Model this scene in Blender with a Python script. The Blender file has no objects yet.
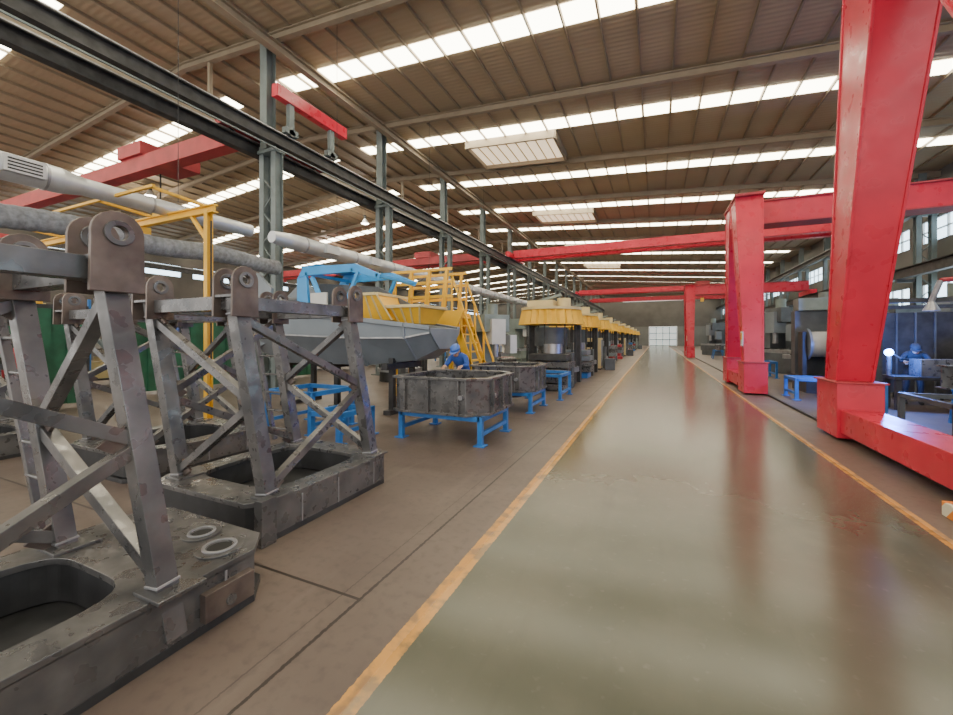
import bpy, bmesh, math, random
from mathutils import Vector, Matrix, Euler
random.seed(7)
V=Vector
# ------------------------------------------------------------ materials
def mat(name,col,rough=.5,metal=0.,var=.25,scale=3.,bump=.0,emit=None,es=0.,col2=None,stretch=None,rv=0.):
    m=bpy.data.materials.new(name); m.use_nodes=True
    nt=m.node_tree; b=nt.nodes['Principled BSDF']
    b.inputs['Roughness'].default_value=rough; b.inputs['Metallic'].default_value=metal
    tc=nt.nodes.new('ShaderNodeTexCoord'); no=nt.nodes.new('ShaderNodeTexNoise')
    no.inputs['Scale'].default_value=scale; no.inputs['Detail'].default_value=8
    src=tc.outputs['Object']
    if stretch:
        mp=nt.nodes.new('ShaderNodeMapping'); mp.inputs['Scale'].default_value=stretch
        nt.links.new(src,mp.inputs['Vector']); src=mp.outputs['Vector']
    nt.links.new(src,no.inputs['Vector'])
    r=nt.nodes.new('ShaderNodeValToRGB')
    c2=col2 or tuple(min(1,c*(1+var)) for c in col)
    r.color_ramp.elements[0].color=(*[c*(1-var) for c in col],1); r.color_ramp.elements[0].position=.3
    r.color_ramp.elements[1].color=(*c2,1); r.color_ramp.elements[1].position=.7
    nt.links.new(no.outputs['Fac'],r.inputs['Fac']); nt.links.new(r.outputs['Color'],b.inputs['Base Color'])
    if rv:
        n2=nt.nodes.new('ShaderNodeTexNoise'); n2.inputs['Scale'].default_value=scale*2.5; nt.links.new(src,n2.inputs['Vector'])
        mr_=nt.nodes.new('ShaderNodeMapRange'); mr_.inputs[1].default_value=.35; mr_.inputs[2].default_value=.65
        mr_.inputs[3].default_value=rough-rv; mr_.inputs[4].default_value=rough+rv
        nt.links.new(n2.outputs['Fac'],mr_.inputs[0]); nt.links.new(mr_.outputs[0],b.inputs['Roughness'])
    if bump:
        bp=nt.nodes.new('ShaderNodeBump'); bp.inputs['Strength'].default_value=bump; bp.inputs['Distance'].default_value=.02
        nt.links.new(no.outputs['Fac'],bp.inputs['Height']); nt.links.new(bp.outputs['Normal'],b.inputs['Normal'])
    if emit:
        b.inputs['Emission Color'].default_value=(*emit,1); b.inputs['Emission Strength'].default_value=es
    return m
STEEL=mat('raw_steel',(.14,.143,.15),.34,.65,.3,4,.0,col2=(.225,.215,.21),rv=.12)
STEELR=mat('rusty_steel',(.13,.10,.09),.42,.5,.3,6,.0,col2=(.21,.165,.14),rv=.1)
STEELD=mat('dark_steel',(.045,.045,.047),.5,.3,.4,4)
STEELL=mat('ground_steel',(.36,.36,.38),.35,.6,.2,6)
GREYP=mat('grey_paint',(.20,.23,.26),.36,.1,.12,2)
RED=mat('red_crane_paint',(.60,.02,.05),.32,.0,.12,1.5,rv=.06)
REDD=mat('dark_red_paint',(.38,.03,.04),.5,.0,.2,1.5)
YEL=mat('yellow_paint',(.82,.46,.03),.4,.0,.1,2)
CREAM=mat('cream_paint',(.60,.48,.24),.5,.0,.12,2)
BLUE=mat('blue_paint',(.03,.17,.5),.4,.0,.2,4)
BLUEB=mat('bright_blue_paint',(.04,.33,.75),.3,.0,.1,2)
COLM=mat('column_paint',(.15,.18,.18),.5,.1,.2,2)
TAN=mat('rafter_paint',(.29,.235,.165),.6,.0,.12,2)
PURL=mat('purlin_galv',(.26,.21,.145),.5,.1,.12,2)
DUCT=mat('galvanised_duct',(.55,.56,.57),.35,.5,.10,4)
MESHD=mat('grey_fabric_duct',(.24,.25,.27),.75,0,.3,14,.2)
GREEN=mat('green_curtain',(.02,.11,.06),.6,0,.3,3)
MGREEN=mat('machine_grey_green',(.20,.24,.22),.45,.1,.15,3)
MDARK=mat('machine_dark_grey',(.09,.10,.11),.45,.1,.25,3)
WHITE=mat('white_enamel',(.6,.6,.58),.4,0,.06,3)
BLACK=mat('black_rubber',(.02,.02,.02),.6,0,.3,5)
SKY=mat('skylight_panel',(.9,.87,.75),.6,0,.03,1,emit=(1,.92,.70),es=14)
HATCH=mat('hatch_panel',(.8,.7,.55),.6,0,.1,1,emit=(1,.78,.52),es=1.3)
GLASS=mat('window_panel',(.8,.88,.9),.4,0,.04,1,emit=(.62,.84,1),es=4.5)
GLASSF=mat('door_glazing',(.8,.88,.9),.4,0,.04,1,emit=(.85,.93,1),es=.45)
LAMPM=mat('lamp_glow',(1,1,1),.4,0,0,1,emit=(1,.9,.75),es=12)
WELD=mat('weld_arc',(.2,.4,1),.4,0,0,1,emit=(.12,.32,1),es=40)
WALLM=mat('wall_sheet',(.15,.15,.14),.6,0,.15,.6)
WALLD=mat('wall_sheet_dark',(.10,.09,.08),.7,0,.2,.6)
CLOTH=mat('blue_workwear',(.03,.09,.36),.8,0,.25,12,.3)
CLOTHD=mat('dark_workwear',(.03,.03,.035),.85,0,.25,12,.3)
SKIN=mat('skin',(.5,.3,.2),.55,0,.08,20)
HELM=mat('blue_helmet',(.05,.14,.5),.35,0,.05,4)
HAIR=mat('dark_hair',(.02,.015,.01),.7,0,.2,30)

CEIL=mat('roof_sheet',(.37,.29,.19),.55,.0,.10,.5,stretch=(.2,1,1))
nt=CEIL.node_tree; b=nt.nodes['Principled BSDF']
tc=nt.nodes.new('ShaderNodeTexCoord'); wv=nt.nodes.new('ShaderNodeTexWave'); wv.bands_direction='Y'
wv.inputs['Scale'].default_value=1.6
bp=nt.nodes.new('ShaderNodeBump'); bp.inputs['Strength'].default_value=.18; bp.inputs['Distance'].default_value=.04
nt.links.new(tc.outputs['Object'],wv.inputs['Vector']); nt.links.new(wv.outputs['Fac'],bp.inputs['Height']); nt.links.new(bp.outputs['Normal'],b.inputs['Normal'])

def floor_mat():
    m=bpy.data.materials.new('factory_floor'); m.use_nodes=True; nt=m.node_tree; N=nt.nodes; L=nt.links
    b=N['Principled BSDF']; tc=N.new('ShaderNodeTexCoord'); sx=N.new('ShaderNodeSeparateXYZ'); L.new(tc.outputs['Object'],sx.inputs[0])
    def math_(op,a,bb=None,c=None):
        n=N.new('ShaderNodeMath'); n.operation=op
        for i,x in enumerate((a,bb,c)):
            if x is None: continue
            if isinstance(x,(int,float)): n.inputs[i].default_value=x
            else: L.new(x,n.inputs[i])
        return n.outputs[0]
    def noise(s,d=6,stretch=None):
        n=N.new('ShaderNodeTexNoise'); n.inputs['Scale'].default_value=s; n.inputs['Detail'].default_value=d
        if stretch:
            mp=N.new('ShaderNodeMapping'); mp.inputs['Scale'].default_value=stretch; L.new(tc.outputs['Object'],mp.inputs[0]); L.new(mp.outputs[0],n.inputs['Vector'])
        else: L.new(tc.outputs['Object'],n.inputs['Vector'])
        return n.outputs['Fac']
    def mix(f,a,c):
        n=N.new('ShaderNodeMix'); n.data_type='RGBA'
        L.new(f,n.inputs[0]) if not isinstance(f,float) else setattr(n.inputs[0],'default_value',f)
        for i,x in ((6,a),(7,c)):
            if isinstance(x,tuple): n.inputs[i].default_value=(*x,1)
            else: L.new(x,n.inputs[i])
        return n.outputs[2]
    def ramp(f,a,c):
        n=N.new('ShaderNodeMapRange'); L.new(f,n.inputs[0]); n.inputs[1].default_value=a; n.inputs[2].default_value=c; return n.outputs[0]
    X=sx.outputs[0]; Y=sx.outputs[1]
    n1=noise(.9,10); n2=noise(14,8); n3=noise(.8,3,(1,.4,1)); n4=noise(30,3); n5=noise(3.0,8); n6=noise(5,6,(1,.08,1))
    side=mix(ramp(n1,.3,.7),(.105,.078,.066),(.165,.128,.105))
    side=mix(math_('MULTIPLY',ramp(n2,.5,.75),.6),side,(.08,.062,.055))
    side=mix(math_('MULTIPLY',ramp(n6,.58,.72),.35),side,(.20,.165,.14))
    aisle=mix(ramp(n3,.25,.75),(.072,.075,.050),(.098,.098,.068))
    aisle=mix(math_('MULTIPLY',ramp(n5,.45,.7),.35),aisle,(.115,.108,.075))
    aisle=mix(math_('MULTIPLY',ramp(n6,.56,.75),.30),aisle,(.055,.052,.038))
    aisle=mix(math_('MULTIPLY',ramp(n2,.62,.75),.35),aisle,(.15,.14,.11))
    jag=math_('MULTIPLY',math_('SUBTRACT',n4,.5),.02)
    Xj=math_('ADD',X,jag)
    inside=math_('MULTIPLY',math_('GREATER_THAN',Xj,-1.3),math_('LESS_THAN',Xj,2.22))
    col=mix(inside,side,aisle)
    def band(c,w): return math_('LESS_THAN',math_('ABSOLUTE',math_('SUBTRACT',Xj,c)),w)
    wear=ramp(noise(6,8),.34,.52)
    yl=math_('MULTIPLY',math_('MAXIMUM',band(-1.3,.06),band(2.22,.05)),math_('MAXIMUM',wear,.4))
    col=mix(yl,col,(.55,.27,.06))
    jt=math_('MAXIMUM',band(-1.76,.011),math_('MULTIPLY',band(-1.9,.005),.5))
    ymod=math_('PINGPONG',math_('SUBTRACT',Y,2.06),3.0)
    tr=math_('MULTIPLY',math_('LESS_THAN',ymod,.011),math_('LESS_THAN',X,-1.76))
    jt=math_('MAXIMUM',jt,tr)
    col=mix(jt,col,(.03,.022,.018))
    L.new(col,b.inputs['Base Color'])
    r=math_('ADD',math_('MULTIPLY',n5,.10),math_('SUBTRACT',.38,math_('MULTIPLY',inside,.24)))
    L.new(r,b.inputs['Roughness'])
    return m
FLOOR=floor_mat()
def stripe_mat():
    m=mat('hazard_stripes',(.8,.4,.05),.5); nt=m.node_tree
    w=nt.nodes.new('ShaderNodeTexWave'); w.bands_direction='DIAGONAL'; w.inputs['Scale'].default_value=2.2
    tc=nt.nodes.new('ShaderNodeTexCoord'); nt.links.new(tc.outputs['Object'],w.inputs[0])
    r=nt.nodes.new('ShaderNodeValToRGB'); r.color_ramp.interpolation='CONSTANT'
    r.color_ramp.elements[0].color=(.8,.25,.03,1); r.color_ramp.elements[1].color=(.7,.65,.5,1); r.color_ramp.elements[1].position=.5
    nt.links.new(w.outputs['Fac'],r.inputs[0]); nt.links.new(r.outputs[0],nt.nodes['Principled BSDF'].inputs['Base Color'])
    return m
STRIPE=stripe_mat()

# ------------------------------------------------------------ mesh builder
class M:
    def __init__(s,name): s.name=name; s.v=[]; s.f=[]; s.mi=[]; s.sm=[]; s.mats=[]
    def add(s,vs,fs,m,smooth=False):
        if m not in s.mats: s.mats.append(m)
        k=s.mats.index(m); o=len(s.v); s.v+= [tuple(p) for p in vs]
        for f in fs: s.f.append([i+o for i in f]); s.mi.append(k); s.sm.append(smooth)
    def bx(s,x0,x1,y0,y1,z0,z1,m):
        s.add([(x,y,z) for x in(x0,x1) for y in(y0,y1) for z in(z0,z1)],
              [(0,1,3,2),(4,6,7,5),(0,4,5,1),(2,3,7,6),(0,2,6,4),(1,5,7,3)],m)
    def box(s,c,size,m,rot=(0,0,0)):
        R=Euler([math.radians(a) for a in rot]).to_matrix(); c=V(c)
        s.add([c+R@V((x*size[0]/2,y*size[1]/2,z*size[2]/2)) for x in(-1,1) for y in(-1,1) for z in(-1,1)],
              [(0,1,3,2),(4,6,7,5),(0,4,5,1),(2,3,7,6),(0,2,6,4),(1,5,7,3)],m)
    def frame(s,p,q,up=(0,0,1)):
        d=(V(q)-V(p)).normalized(); up=V(up)
        if abs(d.dot(up))>.98: up=V((0,1,0))
        sx=d.cross(up).normalized(); u=sx.cross(d).normalized(); return d,sx,u
    def beam(s,p,q,w,h,m,w2=None,h2=None,up=(0,0,1)):
        d,sx,u=s.frame(p,q,up); w2=w2 or w; h2=h2 or h; P=V(p);Q=V(q)
        vs=[P-sx*w/2-u*h/2,P+sx*w/2-u*h/2,P+sx*w/2+u*h/2,P-sx*w/2+u*h/2,
            Q-sx*w2/2-u*h2/2,Q+sx*w2/2-u*h2/2,Q+sx*w2/2+u*h2/2,Q-sx*w2/2+u*h2/2]
        s.add(vs,[(3,2,1,0),(4,5,6,7),(0,1,5,4),(1,2,6,5),(2,3,7,6),(3,0,4,7)],m)
    def ibeam(s,p,q,w,h,m,t=.03,up=(0,0,1)):
        d,sx,u=s.frame(p,q,up); P=V(p);Q=V(q)
        s.beam(P+u*(h/2-t/2),Q+u*(h/2-t/2),w,t,m,up=up); s.beam(P-u*(h/2-t/2),Q-u*(h/2-t/2),w,t,m,up=up)
        s.beam(P,Q,t,h-2*t,m,up=up)
    def tube(s,p,q,r,m,r2=None,n=16,cap=True):
        d,sx,u=s.frame(p,q); r2=r if r2 is None else r2; P=V(p);Q=V(q); vs=[]
        for i in range(n):
            a=2*math.pi*i/n; o=sx*math.cos(a)+u*math.sin(a); vs+= [P+o*r,Q+o*r2]
        s.add(vs,[(2*i,2*((i+1)%n),2*((i+1)%n)+1,2*i+1) for i in range(n)],m,True)
        if cap: s.add([vs[2*i] for i in range(n)],[list(range(n))],m); s.add([vs[2*i+1] for i in range(n)],[list(range(n))],m)
    def prism(s,pts,vec,m):
        n=len(pts); vs=[V(p) for p in pts]+[V(p)+V(vec) for p in pts]
        s.add(vs,[list(range(n))[::-1],list(range(n,2*n))]+[(i,(i+1)%n,(i+1)%n+n,i+n) for i in range(n)],m)
    def ring(s,o,u,v,outer,ic,inner,th,m,n=32):
        o=V(o);u=V(u);v=V(v);nn=u.cross(v).normalized()
        ang=[2*math.pi*i/n for i in range(n)]+[math.atan2(p[1]-ic[1],p[0]-ic[0])%(2*math.pi) for p in outer]
        ang=sorted(set(round(a,5) for a in ang)); O=[];I=[]
        for a in ang:
            dx,dy=math.cos(a),math.sin(a); best=None
            for i in range(len(outer)):
                x1,y1=outer[i][0]-ic[0],outer[i][1]-ic[1]; x2,y2=outer[(i+1)%len(outer)][0]-ic[0],outer[(i+1)%len(outer)][1]-ic[1]
                ex,ey=x2-x1,y2-y1; den=dx*ey-dy*ex
                if abs(den)<1e-9: continue
                t=(x1*ey-y1*ex)/den; k=(x1*dy-y1*dx)/den
                if t>0 and -1e-4<=k<=1+1e-4 and (best is None or t<best): best=t
            O.append((ic[0]+dx*best,ic[1]+dy*best)); r=inner(a); I.append((ic[0]+dx*r,ic[1]+dy*r))
        k=len(ang); P=lambda p,h:o+u*p[0]+v*p[1]+nn*h
        vs=[P(p,0) for p in O]+[P(p,0) for p in I]+[P(p,th) for p in O]+[P(p,th) for p in I]; fs=[]
        for i in range(k):
            j=(i+1)%k; fs+=[(i,j,k+j,k+i),(2*k+i,3*k+i,3*k+j,2*k+j),(i,2*k+i,2*k+j,j),(k+i,k+j,3*k+j,3*k+i)]
        s.add(vs,fs,m)
    def build(s,bevel=0,loc=(0,0,0),rotz=0):
        me=bpy.data.meshes.new(s.name); me.from_pydata(s.v,[],s.f)
        for m in s.mats: me.materials.append(m)
        for p,k,sm in zip(me.polygons,s.mi,s.sm): p.material_index=k; p.use_smooth=sm
        bm=bmesh.new(); bm.from_mesh(me); bmesh.ops.recalc_face_normals(bm,faces=bm.faces); bm.to_mesh(me); bm.free()
        ob=bpy.data.objects.new(s.name,me); bpy.context.collection.objects.link(ob); ob.location=loc; ob.rotation_euler[2]=rotz
        if bevel:
            b=ob.modifiers.new('b','BEVEL'); b.width=bevel; b.segments=2; b.limit_method='ANGLE'
        return ob
def copy(ob,loc,rotz=0,scale=None):
    o=ob.copy(); o.location=loc; o.rotation_euler[2]=rotz; bpy.context.collection.objects.link(o)
    if scale: o.scale=scale
    return o

# ------------------------------------------------------------ shell
XL,XR,Y0,Y1=-40.,12.5,-7.,96.
RX,RZ=-16.,12.0
def rz(x): return RZ-.075*abs(x-RX)
f=M('floor'); f.bx(XL,XR,Y0,Y1,-.2,0,FLOOR); f.build()
c=M('ceiling')
for a,bb in((XL-.3,RX),(RX,XR+.3)):
    c.prism([(a,Y0,rz(a)),(bb,Y0,rz(bb)),(bb,Y0,rz(bb)+.15),(a,Y0,rz(a)+.15)],(0,Y1-Y0+.3,0),CEIL)
c.build()
def wallwin(name,x,y0,y1,z1,wins,m,thick=.3):
    w=M(name); z=0
    rows=sorted(wins)
    for (a,b2) in rows:
        w.bx(x,x+thick,y0,y1,z,a,m); z=b2
    w.bx(x,x+thick,y0,y1,z,z1,m)
    y=y0
    while y<y1:
        for (a,b2) in rows: w.bx(x,x+thick,y,min(y+1.0,y1),a,b2,m)
        y+=5.9
    w.build()
wallwin('wall_right',XR,Y0,Y1,rz(XR),[(2.6,4.4),(6.5,7.6)],WALLM)
wallwin('wall_left',XL-.3,Y0,Y1,rz(XL),[(7.3,8.3)],WALLD)
w=M('wall_far')
w.bx(XL,-7,Y1,Y1+.3,0,rz(XL)-.0,WALLD); w.bx(-7,12.5,Y1,Y1+.3,4.2,9.8,WALLD); w.bx(4.0,12.5,Y1,Y1+.3,0,4.2,WALLM); w.bx(-7,-1.5,Y1,Y1+.3,0,4.2,WALLM)
w.prism([(XL,Y1,rz(XL)-.05),(12.5,Y1,9.8),(RX,Y1,RZ)],(0,.3,0),WALLD)
w.build()
d=M('door_1')
d.bx(-1.45,3.95,Y1+.1,Y1+.16,0,4.15,GLASSF)
for i in range(5): d.bx(-1.45+i*1.32,-1.33+i*1.32,Y1+.02,Y1+.1,0,4.15,COLM)
for z in(0,1.3,2.7,4.03): d.bx(-1.45,3.95,Y1+.02,Y1+.1,z,z+.12,COLM)
d.build()
k=1
for (a,b2) in((6.5,7.6),(2.6,4.4)):
    o=M('window_%d'%k); k+=1
    o.bx(XR+.12,XR+.16,Y0,Y1,a,b2,GLASS)
    y=Y0
    while y<Y1: o.bx(XR+.04,XR+.12,y,y+.07,a,b2,WHITE); y+=.98
    o.bx(XR+.04,XR+.12,Y0,Y1,(a+b2)/2-.03,(a+b2)/2+.03,WHITE); o.build()
o=M('window_3'); o.bx(XL-.2,XL-.16,Y0,Y1,7.3,8.3,GLASS); o.build()
p=M('roof_purlins'); x=XL+.5
while x<XR:
    z=rz(x); p.beam((x,Y0,z-.05),(x,Y1,z-.05),.05,.10,PURL); x+=1.0
p.build()
r=M('roof_rafters'); y=-2.7
while y<Y1:
    for a,bb in((XL,RX),(RX,XR)):
        r.ibeam((a,y,rz(a)-.24),(bb,y,rz(bb)-.24),.18,.26,TAN)
    y+=5.9
r.build()
y=-.3
while y<Y1:
    s=M('skylight_strip'); x=XL+.5
    while x<XR-1:
        gap=.05
        if not(-16.6<x<-15):
            xa,xb=x+gap,x+1-gap
            s.prism([(xa,y-.40,rz(xa)-.03),(xb,y-.40,rz(xb)-.03),(xb,y+.40,rz(xb)-.03),(xa,y+.40,rz(xa)-.03)],(0,0,.02),SKY)
        x+=1.0
    s.build(); y+=5.9
for yy in(17.85,29.7,41.5,53.3):
    h=M('roof_hatch'); xa,xb=-8.6,-4.2; y2=yy+2.6
    h.prism([(xa,yy,rz(xa)-.2),(xb,yy,rz(xb)-.2),(xb,y2,rz(xb)-.2),(xa,y2,rz(xa)-.2)],(0,0,.02),HATCH)
    for (p1,p2) in(((xa,yy),(xb,yy)),((xb,yy),(xb,y2)),((xb,y2),(xa,y2)),((xa,y2),(xa,yy))):
        h.beam((*p1,rz(p1[0])-.2),(*p2,rz(p2[0])-.2),.12,.4,TAN)
    for i in range(1,9):
        xx=xa+(xb-xa)*i/9; h.beam((xx,yy,rz(xx)-.22),(xx,y2,rz(xx)-.22),.04,.05,CREAM)
    h.build()
def column(x,y,m=COLM):
    o=M('steel_column'); top=rz(x)-.5
    for s_ in(-1,1): o.ibeam((x+s_*.27,y,0),(x+s_*.27,y,7.9),.2,.3,m,.025)
    z=.3
    while z<6.6: o.beam((x-.27,y-.1,z),(x+.27,y-.1,z+.55),.06,.03,m); o.beam((x+.27,y-.1,z+.55),(x-.27,y-.1,z+1.1),.06,.03,m); z+=1.1
    o.bx(x-.4,x+.4,y-.2,y+.2,7.65,7.75,m); o.bx(x-.5,x+.5,y-.3,y+.3,0,.05,m)
    o.ibeam((x-.15,y,7.8),(x-.15,y,top+.3),.3,.35,m,.03)
    o.build()
y=-2.7; ys=[]
while y<Y1: ys.append(y); y+=5.9
for y in ys:
    if abs(y-3.2)>.5: column(-11.4,y)
    column(11.95,y)
for xx,zz in((-11.,8.2),(-11.9,8.0),(11.35,8.0),(-39,8.)):
    o=M('crane_runway_beam'); o.ibeam((xx,Y0,zz-.2),(xx,Y1,zz-.2),.26,.4,STEELD,.03); o.beam((xx,Y0,zz+.04),(xx,Y1,zz+.04),.07,.09,STEELL)
    if xx==-11.: o.beam((xx+.22,Y0,zz-.6),(xx+.22,Y1,zz-.6),.04,.04,COLM)
    o.build()
o=M('roof_tie_beam'); o.ibeam((-11.1,Y0,11.0),(-11.1,Y1,11.0),.25,.3,TAN); o.ibeam((-14.5,Y0,9.6),(-14.5,Y1,9.6),.2,.3,TAN)
for y in ys: o.beam((-14.5,y,9.7),(-14.5,y,rz(-14.5)-.4),.12,.12,TAN)
o.build()
def crane(y,xa,xb,z,n=2,col=RED):
    o=M('overhead_crane')
    for i in range(n): o.bx(xa+.2,xb-.2,y+i*1.5,y+i*1.5+.5,z,z+.6,col)
    for x in(xa,xb): o.bx(x-.15,x+.15,y-1.0,y+3.0,z-.02,z+.38,col); [o.tube((x-.1,yy,z+.1),(x+.1,yy,z+.1),.16,STEELD) for yy in(y-.6,y+2.6)]
    xm=xa+(xb-xa)*.75
    o.bx(xm-.8,xm+.8,y-.1,y+2.1,z+.61,z+1.1,REDD); o.tube((xm,y+1,z+.8),(xm,y+1,z-1.2),.03,BLACK); o.bx(xm-.2,xm+.2,y+.8,y+1.2,z-1.6,z-1.1,YEL)
    o.build(.01)
crane(31.5,-11,11.3,8.32); crane(62,-11,11.3,8.32); crane(76,-11,11.3,8.32)
crane(8.7,-38.95,-11.9,8.12,1,REDD)
crane(30,-38.95,-11.9,8.12,2,REDD)
o=M('crane_end_carriage'); o.bx(-11.13,-10.87,8.9,12.0,9.35,9.75,RED)
for yy in(9.5,11.3): o.bx(-11.08,-10.92,yy-.1,yy+.1,8.4,9.45,COLM); o.bx(-11.1,-10.9,yy-.25,yy+.25,8.36,8.56,COLM); o.tube((-11.1,yy,8.41),(-10.9,yy,8.41),.12,STEELD)
o.build(.01)

def gantry(x,y0,y1,ym,xe=11.0,sign=True,zt=6.25,hw=.48):
    o=M('gantry_crane')
    o.bx(x-.22,x+.28,y0+.1,y1-.1,.14,.52,RED)
    for yy in(y0+.5,y1-.5):
        o.bx(x-.27,x+.33,yy-.45,yy+.45,.05,.95,RED); o.bx(x-.31,x+.37,yy-.5,yy+.5,.951,.98,REDD)
    for yy in(y0+.3,y0+.75,y1-.3,y1-.75): o.tube((x-.1,yy,.15),(x+.16,yy,.15),.15,STEELD)
    for ya,yb in((y1-.5,ym+.52),(y0+.5,ym-.52)):
        pb=[(x-.2,ya-.22,.98),(x+.26,ya-.22,.98),(x+.26,ya+.22,.98),(x-.2,ya+.22,.98)]
        pt=[(x-.32,yb-hw,zt),(x+.42,yb-hw,zt),(x+.42,yb+hw,zt),(x-.32,yb+hw,zt)]
        o.add(pb+pt,[(0,1,2,3),(4,5,6,7),(0,1,5,4),(1,2,6,5),(2,3,7,6),(3,0,4,7)],RED)
        for i in(0,1,2,3): o.beam(pb[i],pt[i],.04,.04,RED)
    o.bx(x-.36,x+.46,ym-1.15,ym+1.15,zt,zt+.08,REDD)
    o.bx(x-.3,xe,ym-.35,ym+.35,zt-.75,zt-.05,RED); o.bx(x-.34,xe,ym-.42,ym+.42,zt-.05,zt,REDD)
    o.bx(x+.46,xe,ym-.4,ym+.4,zt-.79,zt-.75,REDD)
    o.bx(xe-.2,xe+.2,ym-1.4,ym+1.4,5.12,zt-.79,RED)
    if sign:
        o.bx(x-.26,x-.235,y0+.33,y0+.63,1.45,1.9,WHITE); o.bx(x-.265,x-.26,y0+.36,y0+.6,1.65,1.86,YEL)
    o.build(.008)
gantry(2.98,2.6,9.4,6.9,sign=False,zt=7.3,hw=.56); gantry(2.66,14.2,18.4,16.3); gantry(2.6,38,42,40)
o=M('crane_runway_beam'); o.ibeam((11.0,Y0,4.85),(11.0,Y1,4.85),.3,.5,STEELD)
for y in ys: o.bx(10.9,11.6,y-.1,y+.1,4.45,4.6,STEELD)
o.build()
o=M('hazard_barrier_block'); o.bx(2.50,2.68,4.95,5.35,0,.14,STRIPE); o.build(.01)
o=M('floor_rail'); o.bx(2.98,3.04,Y0,Y1,0,.05,STEELD); o.build()

# ------------------------------------------------------------ lattice mast sections
def mast(name,xr,yn,yf,W,yb0,yb1,flange=False,ladder=False,loc=(0,0,0),zt=2.0,w=.13,lx=-.26,ly=-.14,bd=0.03,br=.08):
    o=M(name)
    x0=xr-.07; xl=x0-W
    P={'NR':(x0,yn),'FR':(x0,yf),'NL':(xl,yn),'FL':(xl,yf)}
    def pt(k,z): t=(z-.1)/(zt-.1); return V((P[k][0]+lx*t,P[k][1]+ly*t,z))
    for k in P: o.beam(pt(k,.08),pt(k,zt+.06),w,w,STEEL,up=(0,1,0))
    for a,b_ in(('NR','FR'),('FR','FL'),('FL','NL'),('NL','NR')):
        o.beam(pt(a,zt),pt(b_,zt),.12,.12,STEEL)
        n,oth=b_,a
        o.beam(pt(n,1.15),pt(oth,zt-.12),br,br,STEEL); o.beam(pt(n,1.12),pt(oth,.4),br,br,STEEL)
        for z,kk in((1.15,n),(zt-.15,oth),(.42,oth)):
            d_=(pt(oth if kk==n else n,z)-pt(kk,z)).normalized(); c0=pt(kk,z)
            nn=d_.cross(V((0,0,1))).normalized()*.012
            o.prism([c0+V((0,0,-.13))-nn,c0+d_*.18-nn,c0+V((0,0,.13))-nn],nn*2,STEELR)
    # weld collars where the posts meet the base and the top frame
    for k in P:
        for z in(.37,zt-.09): o.beam(pt(k,z),pt(k,z+.014),w+.014,w+.014,STEELL,up=(0,1,0))
    def lug(c,th=.025):
        R=.115
        out=[(-.12,-.18),(.12,-.18),(R,.06)]+[(R*math.cos(a),.13+R*math.sin(a)) for a in [math.pi*i/10 for i in range(0,11)]]+[(-R,.06)]
        o.ring((c[0],c[1],c[2]),(0,1,0),(0,0,1),out,(0,.13),lambda a:.038,th,STEELR,28)
        bo=[(.066*math.cos(2*math.pi*i/24),.13+.066*math.sin(2*math.pi*i/24)) for i in range(24)]
        o.ring((c[0]+th,c[1],c[2]),(0,1,0),(0,0,1),bo,(0,.13),lambda a:.038,.012,STEEL,24)
        o.ring((c[0]-.012,c[1],c[2]),(0,1,0),(0,0,1),bo,(0,.13),lambda a:.038,.012,STEEL,24)
    for k in P:
        c0=pt(k,zt+.06)
        for dx in(-.13,.11): lug((c0[0]+dx,c0[1],c0[2]))
        o.bx(c0[0]-.13,c0[0]+.13,c0[1]-.11,c0[1]+.11,zt+.04,zt+.065,STEEL)
    ch=.16; xa,xb=xl-.22,xr+bd
    out=[(xa,yb0+ch),(xa+ch,yb0),(xb-ch,yb0),(xb,yb0+ch),(xb,yb1-ch),(xb-ch,yb1),(xa+ch,yb1),(xa,yb1-ch)]
    cx,cy=(xa+xb)/2,(yn+yf)/2
    hw,hh=(xb-xa)/2-.22,(yf-yn)/2-.08
    def inner(a):
        c_,s_=abs(math.cos(a)),abs(math.sin(a)); return ((c_/hw)**5+(s_/hh)**5)**(-1/5)
    o.ring((0,0,.30),(1,0,0),(0,1,0),out,(cx,cy),inner,.04,STEEL,64)
    out2=[(px+(cx-px)*.03,py+(cy-py)*.03) for px,py in out]
    def inner2(a): return inner(a)+.02
    o.ring((0,0,.06),(1,0,0),(0,1,0),out2,(cx,cy),inner2,.24,STEELD,64)
    o.prism([(px,py,0) for px,py in out],(0,0,.05),STEELD)
    for k in P:
        q=P[k]; o.bx(q[0]-.12,q[0]+.11,q[1]-.12,q[1]+.12,.34,.36,STEEL)
    o.bx(xb-.06,xb+.03,yb0+.02,yb0+.16,0,.38,STEEL)
    o.bx(xb-.035,xb+.0,yb0+.1,yb1-.16,.05,.31,STEEL)
    for yy in(yb0+.45,(yb0+yb1)/2,yb1-.35): o.bx(xb-.0,xb+.006,yy-.008,yy+.008,.05,.30,STEELL)
    if flange:
        for (fx,fy,r_) in((xr-.25,yb1-.25,.10),(xr-.55,yb1-.18,.085)):
            sq=[(r_*math.cos(2*math.pi*i/32),r_*math.sin(2*math.pi*i/32)) for i in range(32)]
            sq2=[(p_[0]*1.4,p_[1]*1.4) for p_ in sq]
            o.ring((fx,fy,.34),(1,0,0),(0,1,0),sq2,(0,0),lambda a:r_*.72,.012,STEEL,32)
            o.ring((fx,fy,.35),(1,0,0),(0,1,0),sq,(0,0),lambda a:r_*.8,.012,STEELL,32)
            o.tube((fx,fy,.341),(fx,fy,.346),r_*.78,BLACK,n=32)
        o.bx(xb-.03,xb+.05,yb1-.5,yb1-.2,.08,.24,STEELR)
        o.tube((xb+.02,yb1-.35,.14),(xb+.06,yb1-.35,.14),.03,STEEL)
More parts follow.
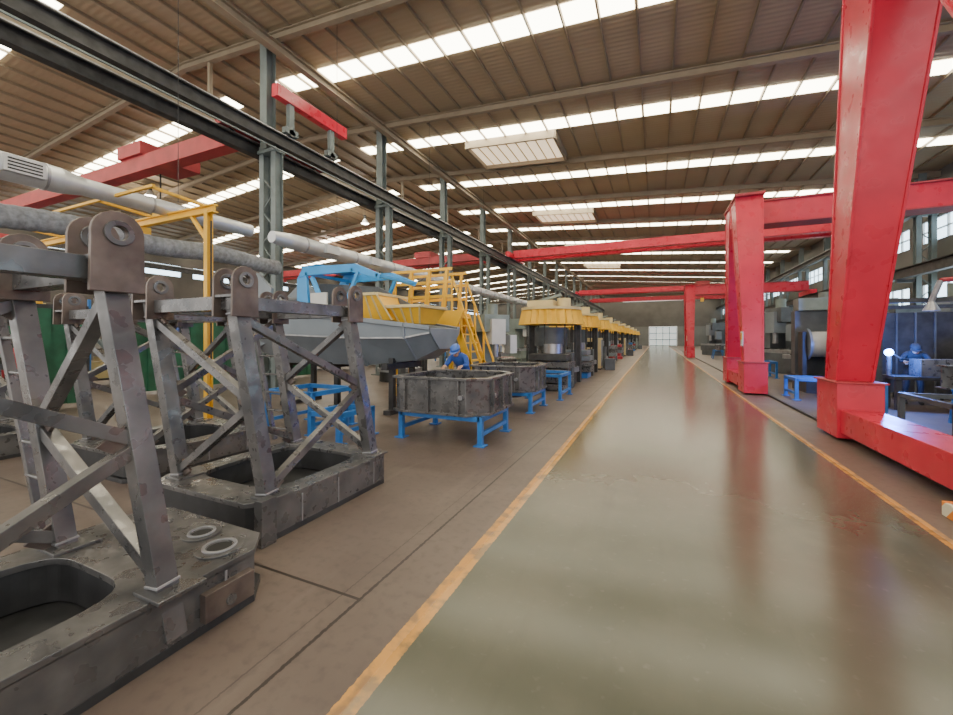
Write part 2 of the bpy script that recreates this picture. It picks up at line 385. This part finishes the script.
    if ladder:
        for xx in(xl-.1,xl-.45): o.beam((xx,yf+.02,.34),(xx+lx,yf+.02+ly,zt),.05,.05,STEEL)
        z=.5
        while z<zt:
            t=(z-.1)/(zt-.1); o.tube((xl-.45+lx*t,yf+.02+ly*t,z),(xl-.1+lx*t,yf+.02+ly*t,z),.014,STEEL,n=8); z+=.24
    return o.build(.006,loc)
A=mast('crane_mast_section',-2.33,-.15,1.3,1.1,-.9,1.93,True,True,zt=2.06,w=.105,lx=-.30,ly=-.15,bd=-.04,br=.07)
B=mast('crane_mast_section',-2.95,2.42,3.78,1.22,2.2,4.0,False,True,w=.12,br=.07)
copy(B,(-2.6,.35,0)); copy(B,(-5.4,-1.0,0))

def trestle(x0,x1,y0,y1,h,m=BLUE,name='trestle_stand'):
    o=M(name); t=.08
    for x in(x0,x1):
        for y in(y0,y1): o.bx(x-t/2,x+t/2,y-t/2,y+t/2,0,h,m); o.bx(x-.09,x+.09,y-.09,y+.09,0,.02,m)
        o.bx(x-t/2,x+t/2,y0,y1,h-t,h,m); o.bx(x-.03,x+.03,y0,y1,.15,.21,m)
    for y in(y0,y1): o.bx(x0,x1,y-t/2,y+t/2,h-t,h,m)
    return o.build(.004)
def tub(x0,x1,y0,y1,z0=.46,z1=1.05):
    o=M('steel_tub_frame'); c=.3
    out=[(x0,y0+c*.3),(x0+c*.4,y0),(x1-c,y0),(x1,y0+c),(x1,y1-c),(x1-c,y1),(x0+c,y1),(x0,y1-c)]
    cx,cy=(x0+x1)/2,(y0+y1)/2
    def scaled(k): return [(cx+(px-cx)*k,cy+(py-cy)*k) for px,py in out]
    def rayr(k):
        pl=scaled(k)
        def g(a):
            dx,dy=math.cos(a),math.sin(a); best=9
            for i in range(8):
                x1_,y1_=pl[i][0]-cx,pl[i][1]-cy; x2_,y2_=pl[(i+1)%8][0]-cx,pl[(i+1)%8][1]-cy
                ex,ey=x2_-x1_,y2_-y1_; den=dx*ey-dy*ex
                if abs(den)<1e-9: continue
                t=(x1_*ey-y1_*ex)/den; kk=(x1_*dy-y1_*dx)/den
                if t>0 and -1e-3<=kk<=1.001: best=min(best,t)
            return best
        return g
    o.ring((0,0,z0),(1,0,0),(0,1,0),scaled(.94),(cx,cy),rayr(.90),z1-z0,STEEL,48)
    o.ring((0,0,z1-.03),(1,0,0),(0,1,0),out,(cx,cy),rayr(.86),.04,STEEL,48)
    o.ring((0,0,z0),(1,0,0),(0,1,0),scaled(.99),(cx,cy),rayr(.5),.04,STEEL,48)
    L=[(x0+.3,y0),(x0+.75,y0),(x1-.45,y0)]
    for px,py in L: o.bx(px-.015,px+.015,py+.0,py+.1,z0,z1,STEEL)
    for py in(y0+.45,cy,y1-.45): o.bx(x1-.1,x1,py-.015,py+.015,z0,z1,STEEL); o.bx(x0,x0+.1,py-.015,py+.015,z0,z1,STEEL)
    o.tube((x1-.4,y0+.05,z0+.3),(x1-.4,y0-.01,z0+.3),.04,STEELL); o.tube((x1-.09,y0+.5,z0+.3),(x1+.01,y0+.5,z0+.3),.04,STEELL)
    o.tube((cx,cy,z0-.2),(cx,cy,z0+.1),.28,STEELD,n=24); o.bx(x0+.2,x1-.2,cy-.12,cy+.12,z0+.02,z0+.2,STEEL); o.bx(cx-.12,cx+.12,y0+.2,y1-.2,z0+.02,z0+.2,STEEL)
    o.build(.006)
trestle(-4.0,-2.52,5.75,6.9,.46); tub(-4.15,-2.4,5.6,7.35)
trestle(-3.95,-2.6,8.75,9.9,.46); tub(-4.1,-2.5,8.6,10.2)
trestle(-3.3,-2.4,10.9,12.2,.7)
trestle(-6.6,-5.5,5.2,6.2,.75); trestle(-5.2,-4.6,4.9,5.7,.5)
trestle(4.1,5.4,8.4,9.9,.7,MDARK); trestle(3.6,4.3,11,12.0,.75,BLUE); trestle(3.5,4.3,13.6,14.6,.6,BLUE); trestle(4.6,5.8,6.2,7.4,.8,MDARK)
trestle(3.5,4.6,20.5,21.6,.7,BLUE); trestle(3.6,4.2,25,26.5,.7,BLUE)

# ------------------------------------------------------------ grey hopper body with yellow hopper panels and blue frame
def hull():
    o=M('hopper_body_weldment'); S=[]
    for (x,ht,hb,zb,zt,yc) in((-9.0,1.05,.55,1.35,2.35,7.5),(-8.2,1.15,.6,1.1,2.3,7.6),(-6.0,1.15,.6,1.08,2.12,7.9),(-4.9,.95,.45,1.2,1.98,8.05),(-4.45,.7,.3,1.45,1.92,8.1)):
        zc=zb+(zt-zb)*.45
        S.append([(x,yc-ht,zt),(x,yc-ht*.98,zc+.15),(x,yc-hb,zb),(x,yc+hb,zb),(x,yc+ht*.98,zc+.15),(x,yc+ht,zt),(x,yc+ht-.06,zt),(x,yc+hb,zb+.3),(x,yc-hb,zb+.3),(x,yc-ht+.06,zt)])
    vs=[p for r_ in S for p in r_]; n=10; fs=[]
    for i in range(len(S)-1):
        for j in range(n): k=(j+1)%n; fs.append((i*n+j,i*n+k,(i+1)*n+k,(i+1)*n+j))
    o.add(vs,fs,GREYP)
    for r_ in(S[0],S[-1]): o.prism(r_[:6],(.04,0,0),GREYP)
    for i in range(len(S)-1):
        for j in(0,5): o.beam(S[i][j],S[i+1][j],.1,.1,GREYP)
        o.beam(S[i][1],S[i+1][1],.04,.04,STEELL)
    for r_ in S[1:-1]: o.beam(r_[0],r_[1],.06,.05,GREYP); o.beam(r_[1],r_[2],.06,.05,GREYP)
    for yy in(6.7,8.1):
        o.prism([(-9.6,yy,1.2),(-8.5,yy,1.6),(-8.4,yy,2.9),(-8.9,yy,3.3),(-9.9,yy,2.6)],(0,.08,0),GREYP)
    o.tube((-9.1,6.75,2.7),(-9.1,8.1,2.7),.1,STEELL)
    o.prism([(-8.0,7.7,2.2),(-5.4,7.95,2.05),(-5.3,7.95,2.5),(-6.2,7.9,2.95),(-7.9,7.7,3.1)],(0,.08,0),MDARK)
    for yy in(7.1,8.5):
        o.prism([(-8.0,yy,3.15),(-7.8,yy,3.42),(-6.2,yy,3.38),(-5.5,yy,3.1),(-5.55,yy,3.0),(-6.3,yy,3.2),(-7.7,yy,3.2)],(0,.08,0),BLUEB)
        o.prism([(-8.0,yy,2.25),(-7.6,yy,2.25),(-7.7,yy,3.2),(-8.0,yy,3.15)],(0,.08,0),BLUEB)
        o.beam((-7.5,yy,3.15),(-7.0,yy,2.2),.09,.09,BLUEB); o.beam((-6.1,yy,3.2),(-6.4,yy,2.6),.08,.08,BLUEB)
    o.prism([(-7.85,7.1,3.40),(-7.3,7.1,3.42),(-7.3,8.5,3.42),(-7.85,8.5,3.40)],(0,0,.04),BLUEB)
    for x in(-7.7,-6.3,-5.6): o.beam((x,7.1,3.25 if x<-6 else 3.08),(x,8.5,3.25 if x<-6 else 3.08),.08,.08,BLUEB)
    o.bx(-7.4,-6.9,6.95,7.0,2.45,2.75,WHITE); o.bx(-8.3,-7.9,6.7,7.1,2.3,2.6,MDARK); o.bx(-7.3,-6.7,7.2,7.6,2.15,2.5,MDARK)
    def hop(xc,yc,w1,w2,z0,z1):
        b_=[(xc-w1,yc-.35,z0),(xc+w1,yc-.35,z0),(xc+w1,yc+.35,z0),(xc-w1,yc+.35,z0)]
        t_=[(xc-w2,yc-.6,z1),(xc+w2,yc-.6,z1),(xc+w2,yc+.6,z1),(xc-w2,yc+.6,z1)]
        o.add(b_+t_,[(0,1,2,3),(0,1,5,4),(1,2,6,5),(2,3,7,6),(3,0,4,7),(4,5,6,7)],YEL)
        for i in range(5):
            t=i/4; o.beam((xc-w1+2*w1*t,yc-.36,z0),(xc-w2+2*w2*t,yc-.61,z1),.04,.04,CREAM)
        for i in range(4): o.beam(t_[i],t_[(i+1)%4],.07,.07,CREAM)
    hop(-5.95,7.75,.55,.3,2.1,2.68); hop(-5.15,7.95,.35,.5,2.02,2.4)
    for x in(-8.6,-7.0,-5.4):
        for y in(7.4,8.2): o.beam((x,y,0),(x,y,1.25),.12,.12,STEELD)
        o.bx(x-.08,x+.08,7.1,8.5,1.0,1.14,STEELD); o.bx(x-.1,x+.1,7.2,8.4,0,.1,STEELD)
    o.build(.01)
hull()
def stairs():
    o=M('access_stairs'); y0,y1=9.7,10.6; xa,za,xb,zb=-5.1,2.4,-4.25,0.0
    for y in(y0,y1): o.beam((xa,y,za),(xb,y,zb+.1),.05,.2,YEL); o.beam((xa,y,za+1),(xb,y,zb+1.1),.05,.05,YEL)
    for i in range(10):
        t=(i+.5)/10; x=xa+(xb-xa)*t; z=za+(zb-za)*t; o.bx(x-.1,x+.1,y0,y1,z-.02,z+.02,YEL)
    for t in(0,.33,.66,1):
        for y in(y0,y1): x=xa+(xb-xa)*t; z=za+(zb+.1-za)*t; o.beam((x,y,z),(x,y,z+1),.05,.05,YEL)
    o.bx(-7.1,-5.1,y0,y1,2.3,2.42,YEL)
    for x in(-7.05,-6.5,-5.9,-5.35):
        for y in(y0,y1): o.beam((x,y,2.4),(x+.1,y,3.6),.08,.08,YEL)
    for z in(2.85,3.25,3.6): o.bx(-7.1,-5.1,y0-.02,y0+.03,z-.04,z+.04,YEL); o.bx(-7.1,-5.1,y1-.02,y1+.03,z-.04,z+.04,YEL)
    o.prism([(-6.6,y0-.1,2.0),(-4.9,y0-.1,2.0),(-4.7,y0-.1,2.45),(-6.4,y0-.1,2.45)],(0,.06,0),YEL)
    for x in(-7.0,-5.15):
        for y in(y0+.05,y1-.05): o.beam((x,y,0),(x,y,2.35),.1,.1,YEL)
    o.build(.004)
stairs()

o=M('portal_jib_crane'); y=4.8
for x in(-7.7,-14.6): o.ibeam((x,y,0),(x,y,4.1),.10,.12,YEL); o.bx(x-.2,x+.2,y-.2,y+.2,0,.03,YEL)
o.ibeam((-14.8,y,4.12),(-7.5,y,4.12),.11,.16,YEL); o.beam((-7.7,y,3.5),(-8.2,y,4.05),.06,.06,YEL); o.beam((-13.5,y-.9,4.26),(-7.7,y-.9,4.26),.05,.05,YEL)
for x in(-7.8,-9.5,-11.5,-13.4): o.beam((x,y-.9,4.26),(x,y,4.2),.05,.05,YEL)
o.bx(-10.2,-9.8,y-.12,y+.12,3.75,4.03,YEL); o.tube((-9.95,y,3.75),(-9.95,y,2.4),.012,BLACK)
o.tube((-7.62,y,3.9),(-7.62,y,1.2),.015,BLACK)
o.build(.004)

o=M('ventilation_duct'); X=-9.0; Z=4.3
o.tube((X,.2,Z),(X,3.2,Z),.21,DUCT,n=24); o.tube((X,3.2,Z),(X,3.5,Z),.21,DUCT,.15,n=24); o.tube((X,3.5,Z),(X,6.6,Z),.15,DUCT,n=24)
for yy in(1.0,2.0,3.0,4.5,5.5): o.tube((X,yy,Z),(X,yy+.03,Z),.22 if yy<3.2 else .16,STEELL,n=24)
o.bx(X+.1,X+.28,2.5,2.95,Z-.12,Z+.12,DUCT)
for i in range(4): o.bx(X+.28,X+.29,2.54,2.91,Z-.09+i*.05,Z-.07+i*.05,BLACK)
o.tube((X,7.2,Z),(X,7.7,Z),.15,DUCT,.21,n=24); o.tube((X,7.7,Z),(X,60,Z),.21,DUCT,n=24)
yy=8.2
while yy<60: o.tube((X,yy,Z),(X,yy+.04,Z),.225,STEELL,n=24); o.bx(X+.12,X+.3,yy+.6,yy+1.1,Z-.12,Z+.12,DUCT); yy+=2
for yy in(1.,5.,9.5,15,21,27,33,39,45,51,57): o.tube((X,yy,Z+.2),(X,yy,rz(X)-.1),.006,STEELD,n=6)
o.build()
o=M('flexible_fabric_duct'); prev=None
for i in range(90):
    yy=.2+i*.085; p=(-9.5,yy,3.66+.04*math.sin(i*.2)); r_=.20 if i%2 else .19
    if prev: o.tube(prev[0],p,prev[1],MESHD,r_,n=16,cap=False)
    prev=(p,r_)
o.build()

# ------------------------------------------------------------ machines
def mill(name,x,y,s=1.,rot=0,m=MGREEN,acc=WHITE):
    o=M(name)
    o.bx(-.9,.9,-.7,.8,0,.35,m); o.bx(-1.0,1.0,-.75,.1,.35,.75,m); o.bx(-1.1,1.1,-.7,.05,.75,.88,STEELL)
    o.bx(-.4,.4,.15,.8,.35,2.4,m); o.bx(-.45,.45,-.6,.85,1.9,2.45,m); o.bx(-.25,.25,-.72,-.25,1.5,2.3,acc)
    o.tube((0,-.5,1.5),(0,-.5,1.1),.09,STEELL); o.tube((0,-.3,2.45),(0,-.3,2.8),.17,MGREEN); o.bx(.55,.8,-.5,-.1,1.2,1.8,acc); o.beam((.4,.2,1.9),(.67,-.2,1.8),.06,.06,m)
    o.bx(-.95,-.6,-.3,.5,.9,1.7,m)
    for i in range(4): o.bx(-.8+i*.45,-.72+i*.45,-.72,.07,.88,.9,BLACK)
    for i in range(5): o.tube((.42,.3+i*.1,2.2),(.6,.2+i*.1,.9),.015,BLACK,n=6)
    ob=o.build(.015,(x,y,0),rot); ob.scale=(s,s,s); return ob
ml=mill('milling_machine',-5.1,12.3,1.0,math.radians(50))
def bore():
    o=M('vertical_boring_mill')
    o.tube((0,0,0),(0,0,.45),.95,STEELD,n=32); o.tube((0,0,.45),(0,0,.62),1.05,STEELL,n=32)
    for sx in(-1,1): o.bx(sx*.9-.12,sx*.9+.12,.5,.8,0,2.2,STEELD)
    for k in range(8):
        a=k*math.pi/4; o.beam((.95*math.cos(a),.95*math.sin(a),.6),(.95*math.cos(a),.95*math.sin(a),2.2),.05,.05,STEELD)
    o.tube((0,0,.62),(0,0,1.4),.5,STEEL,n=24); o.tube((0,0,1.4),(0,0,2.1),.62,MDARK,n=24)
    n=48; lo=[];hi=[]
    for i in range(n):
        a=2*math.pi*i/n; r1=1.25 if i%2 else 1.14; lo.append((r1*math.cos(a),r1*math.sin(a),2.2)); hi.append((r1*.9*math.cos(a),r1*.9*math.sin(a),2.75))
    o.add(lo+hi,[(i,(i+1)%n,n+(i+1)%n,n+i) for i in range(n)]+[list(range(n,2*n)),list(range(n))],YEL)
    o.tube((0,0,2.75),(0,0,2.85),1.14,CREAM,n=32); o.bx(-.8,.2,-.5,.5,2.85,3.12,CREAM); o.tube((.5,0,2.85),(.5,0,3.2),.25,CREAM,n=20); o.beam((-.6,0,3.1),(.4,0,3.35),.1,.1,MGREEN)
    o.bx(.85,1.1,-1.5,-1.15,0,1.2,MDARK)
    return o.build(.01,(-3.7,15.2,0))
b0=bore()
for y in(20.,25.,31,37.5,44.5,52,61,71): copy(b0,(-3.7,y,0))
for x,y,s in((-8.,18.5,1.1),(-8,25,1.2),(-8,32,1.2),(-8,40,1.3)): copy(ml,(x,y,0),1.2,(s,s,s))
for i,y in enumerate((13.0,17.6,22.5,28.0,34.3,41.0,48.3,56.5,66)):
    if i%3==2:
        o=M('control_cabinet'); o.bx(-.5,.5,-.35,.35,.08,1.7,random.choice([MGREEN,WHITE,CREAM])); o.bx(-.48,.48,-.33,.33,0,.08,BLACK)
        o.bx(.5,.51,-.3,-.02,.2,1.6,GREYP); o.bx(.5,.51,.02,.3,.2,1.6,GREYP); o.bx(-.3,.1,-.36,-.35,1.2,1.5,BLACK)
        o.box((.9,.0,.3),(.5,.6,.6),MDARK,(0,0,10)); o.build(.01,(-3.2,y,0)); continue
    o=M('steel_workpiece_stack')
    for k in range(5):
        a=random.uniform(-.5,.5); o.box((random.uniform(-.1,.1),random.uniform(-.1,.1),.12+k*.24),(1.2+random.uniform(-.2,.2),.8,.2),random.choice([STEEL,STEELD,GREYP,REDD,STEEL,BLUE]),(0,0,a*12))
    o.tube((0,0,1.2),(0,0,1.5),.3,STEELL,n=24); o.build(.01,(-3.1,y,0))
mr=mill('machining_centre',5.9,18.6,1.2,math.radians(-60),MDARK,GREYP)
for x,y,s in((6,24.5,1.3),(5.5,30.5,1.3),(6,35,1.2),(5.5,46,1.3),(9.3,18.5,1.25),(9.3,22.5,1.2),(8.5,28,1.3)): copy(mr,(x,y,0),-1.2,(s,s,s))
o=M('cable_reel_machine'); o.bx(4.2,5.4,15.4,16.8,0,.5,STEELD)
for x in(4.3,5.3): o.bx(x-.06,x+.06,15.9,16.3,.5,1.9,STEELD)
o.tube((4.4,16.1,1.5),(5.2,16.1,1.5),.4,WHITE,n=28); o.tube((4.38,16.1,1.5),(4.44,16.1,1.5),.5,GREYP,n=28); o.tube((5.16,16.1,1.5),(5.22,16.1,1.5),.5,GREYP,n=28); o.bx(4.2,5.4,16.5,16.9,.5,2.6,MDARK); o.bx(4.25,5.35,16.3,16.9,2.6,3.0,MGREEN); o.build(.01)
def booth(x0,x1,y0,y1,h):
    o=M('welding_booth')
    for x in(x0,x1):
        for y in(y0,y1): o.beam((x,y,0),(x,y,h),.1,.1,STEELD)
    for y in(y0,y1): o.bx(x0,x1,y-.05,y+.05,h-.1,h,STEELD)
    for x in(x0,x1): o.bx(x-.05,x+.05,y0,y1,h-.1,h,STEELD)
    o.bx(x0,x1,y1-.02,y1+.02,.2,h-.2,STEELD); o.bx(x1-.02,x1+.02,y0,y1,.2,h-.2,STEELD)
    for i in range(8): xx=x0+.2+i*(x1-x0-.4)/7; o.bx(xx-.02,xx+.02,y1-.06,y1-.02,.2,h-.2,MDARK)
    o.bx(x0+.4,x1-.4,y0+.3,y0+1.0,.72,.8,STEELD)
    for x in(x0+.5,x1-.5):
        for y in(y0+.4,y0+.9): o.bx(x-.05,x+.05,y-.05,y+.05,0,.72,STEELD)
    o.bx(x0+.9,x1-.6,y0+.4,y0+.9,.8,1.2,STEEL); o.tube((x1-1.,y0+.65,1.2),(x1-1.,y0+.65,1.7),.25,STEEL)
    o.build(.005)
booth(4.7,7.8,12.3,14.9,2.6); booth(8.4,10.6,10.5,13.3,2.5)
def girderpiece(x,y,l,rz_=0):
    o=M('steel_box_girder_workpiece'); o.ibeam((-l/2,0,.95),(l/2,0,.95),.3,.45,STEEL)
    for i in range(6): xx=-l/2+.2+i*(l-.4)/5; o.bx(xx-.01,xx+.01,-.14,.14,.75,1.15,STEEL)
    for xx in(-l/2+.4,l/2-.4):
        o.bx(xx-.04,xx+.04,-.35,.35,.64,.72,BLUE)
        for yy in(-.3,.3): o.beam((xx,yy,.66),(xx,yy*1.4,0),.06,.06,BLUE)
    o.build(.005,(x,y,0),rz_)
girderpiece(7.6,9.3,2.8,.15); girderpiece(8.0,7.2,3.,0); girderpiece(5.9,10.8,1.8,.1)
girderpiece(4.6,38,3,1.5)
def pipepiece(x,y,rz_=0):
    o=M('cylinder_tube_workpiece')
    for i in range(3): o.tube((-1.1,-.3+i*.3,.75),(1.1,-.3+i*.3,.75),.13,REDD if i==1 else STEEL,n=18)
    for xx in(-.8,.8):
        o.bx(xx-.04,xx+.04,-.5,.5,.55,.63,STEELD)
        for yy in(-.45,.45): o.bx(xx-.03,xx+.03,yy-.03,yy+.03,0,.55,STEELD)
    o.build(.004,(x,y,0),rz_)
pipepiece(6.9,16.1,1.3); pipepiece(4.9,27.6,1.5); pipepiece(-6.6,16.0,.6); pipepiece(10.4,8.6,1.4)
o=M('fume_extraction_arm'); o.tube((8.1,12.0,0),(8.1,12.0,3.2),.07,REDD); o.tube((8.1,12.0,3.1),(5.6,12.0,2.95),.05,REDD); o.tube((5.6,12.0,2.95),(5.5,12.1,2.5),.05,STEELL); o.tube((5.5,12.1,2.5),(5.5,12.1,2.3),.05,STEELL,.14); o.build()
o=M('steel_frame_rack')
for x in(8.6,10.2):
    for y in(14.2,15.6): o.beam((x,y,0),(x,y,3.4),.1,.1,MDARK)
for z in(1.1,2.2,3.35): 
    o.bx(8.55,10.25,14.15,15.65,z,z+.06,MDARK)
    for i in range(4): o.bx(8.7+i*.4,8.95+i*.4,14.3,15.4,z+.06,z+.06+random.uniform(.2,.7),random.choice([STEEL,STEELD,MDARK,REDD]))
o.build(.005)
bpy.ops.mesh.primitive_ico_sphere_add(radius=.085,subdivisions=3,location=(5.12,12.9,1.35)); ws=bpy.context.object; ws.name='welding_arc_flash'; ws.data.materials.append(WELD)
o=M('welding_torch'); o.tube((5.2,12.97,1.33),(5.45,13.2,1.2),.02,STEELL,n=10); o.tube((5.45,13.2,1.2),(5.8,13.4,1.14),.03,BLACK,n=10); o.tube((5.12,12.9,.8),(5.12,12.9,1.26),.05,STEEL,n=12); o.build()
l=bpy.data.lights.new('weld_light','POINT'); l.energy=420; l.color=(.06,.22,1); l.shadow_soft_size=.1; lo=bpy.data.objects.new('weld_light',l); lo.location=(5.1,12.7,1.5); bpy.context.collection.objects.link(lo)

def curtain(x,y0,n,h):
    o=M('welding_curtain')
    for i in range(n):
        y=y0+i*.3; o.bx(x+.05*(i%2),x+.05+.05*(i%2),y,y+.31,.1,h,GREEN)
    y1=y0+n*.3; o.bx(x-.05,x+.1,y0-.1,y1+.1,h,h+.1,STEELD)
    for y in(y0-.1,y1+.1): o.beam((x+.03,y,0),(x+.03,y,h+.05),.07,.07,STEELD)
    o.build()
curtain(-14.,6.6,22,2.6); curtain(-13.2,.9,14,2.4)
o=M('tool_cabinet'); o.bx(-11.4,-10.4,1.6,3.2,.06,.85,WHITE); o.bx(-11.35,-10.45,1.65,3.15,0,.06,BLACK); o.bx(-11.45,-10.35,1.55,3.25,.85,.9,STEELL)
for i in range(4): o.bx(-10.4,-10.38,1.7,3.1,.12+i*.18,.27+i*.18,WHITE); o.bx(-10.38,-10.35,2.2,2.6,.19+i*.18,.21+i*.18,BLACK)
o.build(.01)
o=M('gas_cylinder_rack')
for i in range(4):
    y=2.9+i*.3; o.tube((-12.6,y,.05),(-12.6,y,1.35),.12,REDD); o.tube((-12.6,y,1.35),(-12.6,y,1.5),.12,REDD,.04); o.tube((-12.6,y,1.5),(-12.6,y,1.6),.03,STEELL)
o.bx(-12.8,-12.4,2.7,4.0,0,.05,STEELD); o.bx(-12.78,-12.74,2.7,4.0,.8,.86,STEELD)
for y in(2.7,4.0): o.bx(-12.78,-12.72,y-.03,y+.03,0,1.2,STEELD)
o.build()
def rack(x,y,rot=0):
    o=M('storage_rack')
    for xx in(-1.5,0,1.5):
        for yy in(-.5,.5): o.beam((xx,yy,0),(xx,yy,3),.08,.08,BLUE)
    for z in(.3,1.3,2.3):
        o.bx(-1.5,1.5,-.55,.55,z-.06,z,STEELD)
        for k in range(4):
            w_=random.uniform(.3,.6); h_=random.uniform(.3,.7); xx=-1.2+k*.75; o.bx(xx-w_/2,xx+w_/2,-.4,.4,z,z+h_,random.choice([STEEL,GREYP,STEELD,CREAM]))
    return o.build(.01,(x,y,0),rot)
for x,y,r_ in((-17,12,1.4),(-16,16.5,.2),(-18,7,1.5),(-20,14,0),(-16,21,1.2),(-14,27,1.3),(-24,9,1.5),(-28,16,1.4),(-22,24,.2),(-15,36,1.3),(-26,5,1.5),(-33,9,1.5)): rack(x,y,r_)
copy(b0,(-9.4,13.4,0),0,(.85,.85,.85))

def lamp(x,y,z,e):
    o=M('high_bay_lamp'); o.tube((x,y,z+.1),(x,y,z+.45),.3,DUCT,.1,n=20,cap=False); o.tube((x,y,z+.45),(x,y,z+.7),.1,STEELD,n=12); o.tube((x,y,z+.7),(x,y,rz(x)-.05),.012,STEELD,n=6); o.tube((x,y,z+.1),(x,y,z+.13),.27,LAMPM,n=20); o.build()
    l=bpy.data.lights.new('lamp_light','POINT'); l.energy=e; l.color=(1,.88,.72); l.shadow_soft_size=.3
    q=bpy.data.objects.new('lamp_light',l); q.location=(x,y,z-.4); bpy.context.collection.objects.link(q)
for x,y in((-28,14),(-20,24),(-30,30)): lamp(x,y,10.2,250)

# ------------------------------------------------------------ people
def skinobj(name,chain,edges,m,parent,sub=2,root=0):
    me=bpy.data.meshes.new(name); me.from_pydata([c[0] for c in chain],edges,[]); me.materials.append(m)
    ob=bpy.data.objects.new(name,me); bpy.context.collection.objects.link(ob); ob.parent=parent
    sk=ob.modifiers.new('s','SKIN'); sk.use_smooth_shade=True
    for i,c in enumerate(chain):
        d=me.skin_vertices[0].data[i]; r=c[1]; d.radius=(r,r) if not isinstance(r,tuple) else r; d.use_root=(i==root)
    ss=ob.modifiers.new('u','SUBSURF'); ss.levels=sub; ss.render_levels=sub
    return ob
def blob(name,c,s,m,parent,rot=(0,0,0)):
    bpy.ops.mesh.primitive_uv_sphere_add(segments=24,ring_count=16,radius=1); ob=bpy.context.object; ob.name=name; ob.parent=parent
    ob.location=c; ob.scale=s; ob.rotation_euler=rot; ob.data.materials.append(m)
    for p in ob.data.polygons: p.use_smooth=True
    return ob
def worker(name,loc,rotz,cloth,helm):
    e=bpy.data.objects.new(name,None); bpy.context.collection.objects.link(e); e.location=loc; e.rotation_euler[2]=rotz
    ch=[((0,0,.92),(.15,.12)),((0,-.08,1.06),(.145,.11)),((0,-.22,1.22),(.17,.12)),((0,-.32,1.32),(.11,.09)),((0,-.38,1.37),.055)]
    ed=[(0,1),(1,2),(2,3),(3,4)]
    for s in(-1,1):
        k=len(ch); ch+=[((s*.17,-.3,1.29),.07),((s*.25,-.40,1.12),.05),((s*.2,-.52,1.13),.038)]; ed+=[(3,k),(k,k+1),(k+1,k+2)]
        k=len(ch); ch+=[((s*.1,.0,.84),.095),((s*.13,-.05,.48),.065),((s*.14,.04,.12),.048)]; ed+=[(0,k),(k,k+1),(k+1,k+2)]
    skinobj('body',ch,ed,cloth,e)
    for s in(-1,1):
        skinobj('boot',[((s*.14,.05,.1),.05),((s*.14,.04,.05),.05),((s*.145,-.08,.045),.045),((s*.145,-.16,.035),.035)],[(0,1),(1,2),(2,3)],BLACK,e,2)
        w=V((s*.2,-.53,1.13)); fw=V((-s*.1,-1,-.35)).normalized(); sd=V((1,0,0))
        skinobj('palm',[(w,.028),(w+fw*.05,(.04,.02)),(w+fw*.09,(.04,.018))],[(0,1),(1,2)],SKIN,e,2)
        for i,(ln) in enumerate((.06,.075,.08,.07)):
            b=w+fw*.085+sd*((i-1.5)*.02)*s*-1; dn=V((0,-.3,-1)).normalized()
            skinobj('finger_%d'%(i+1),[(b,.009),(b+fw*ln*.5,.009),(b+fw*ln*.75+dn*ln*.25,.008),(b+fw*ln*.8+dn*ln*.5,.007)],[(0,1),(1,2),(2,3)],SKIN,e,1)
        b=w+fw*.03-sd*s*.035
        skinobj('thumb',[(b,.011),(b+fw*.03-sd*s*.02,.01),(b+fw*.06-sd*s*.02,.008)],[(0,1),(1,2)],SKIN,e,1)
    he=bpy.data.objects.new('head',None); bpy.context.collection.objects.link(he); he.parent=e; he.location=(0,-.44,1.42); he.rotation_euler[0]=math.radians(38)
    blob('skull',(0,0,.02),(.078,.098,.105),SKIN,he); blob('jaw',(0,-.03,-.05),(.058,.065,.06),SKIN,he)
    blob('hair',(0,.02,.04),(.083,.095,.09),HAIR,he); blob('nose',(0,-.1,-.01),(.012,.02,.022),SKIN,he); blob('mouth',(0,-.09,-.055),(.022,.01,.006),REDD,he)
    for s in(-1,1): blob('eye',(s*.03,-.088,.02),(.013,.01,.008),WHITE,he); blob('pupil',(s*.03,-.096,.02),(.005,.004,.005),BLACK,he); blob('ear',(s*.08,0,0),(.012,.02,.03),SKIN,he)
    blob('helmet',(0,.01,.07),(.105,.125,.085),helm,he); blob('helmet_brim',(0,-.05,.055),(.1,.12,.012),helm,he)
    return e
worker('worker',(-3.85,7.93,0),0,CLOTH,HELM)
worker('welder',(6.0,13.95,0),-.3,CLOTHD,CLOTHD)

# ------------------------------------------------------------ world, camera
w=bpy.data.worlds.new('World'); bpy.context.scene.world=w; w.use_nodes=True
bg=w.node_tree.nodes['Background']; bg.inputs[0].default_value=(1,.97,.92,1); bg.inputs[1].default_value=2.7
cam=bpy.data.cameras.new('cam'); co=bpy.data.objects.new('camera',cam); bpy.context.collection.objects.link(co)
co.location=(0,0,1.7); co.rotation_euler=(math.radians(90),0,math.radians(24.23)); cam.sensor_width=36; cam.lens=36*400/953; cam.shift_y=-19.5/953
cam.clip_end=400; cam.clip_start=.05
bpy.context.scene.camera=co
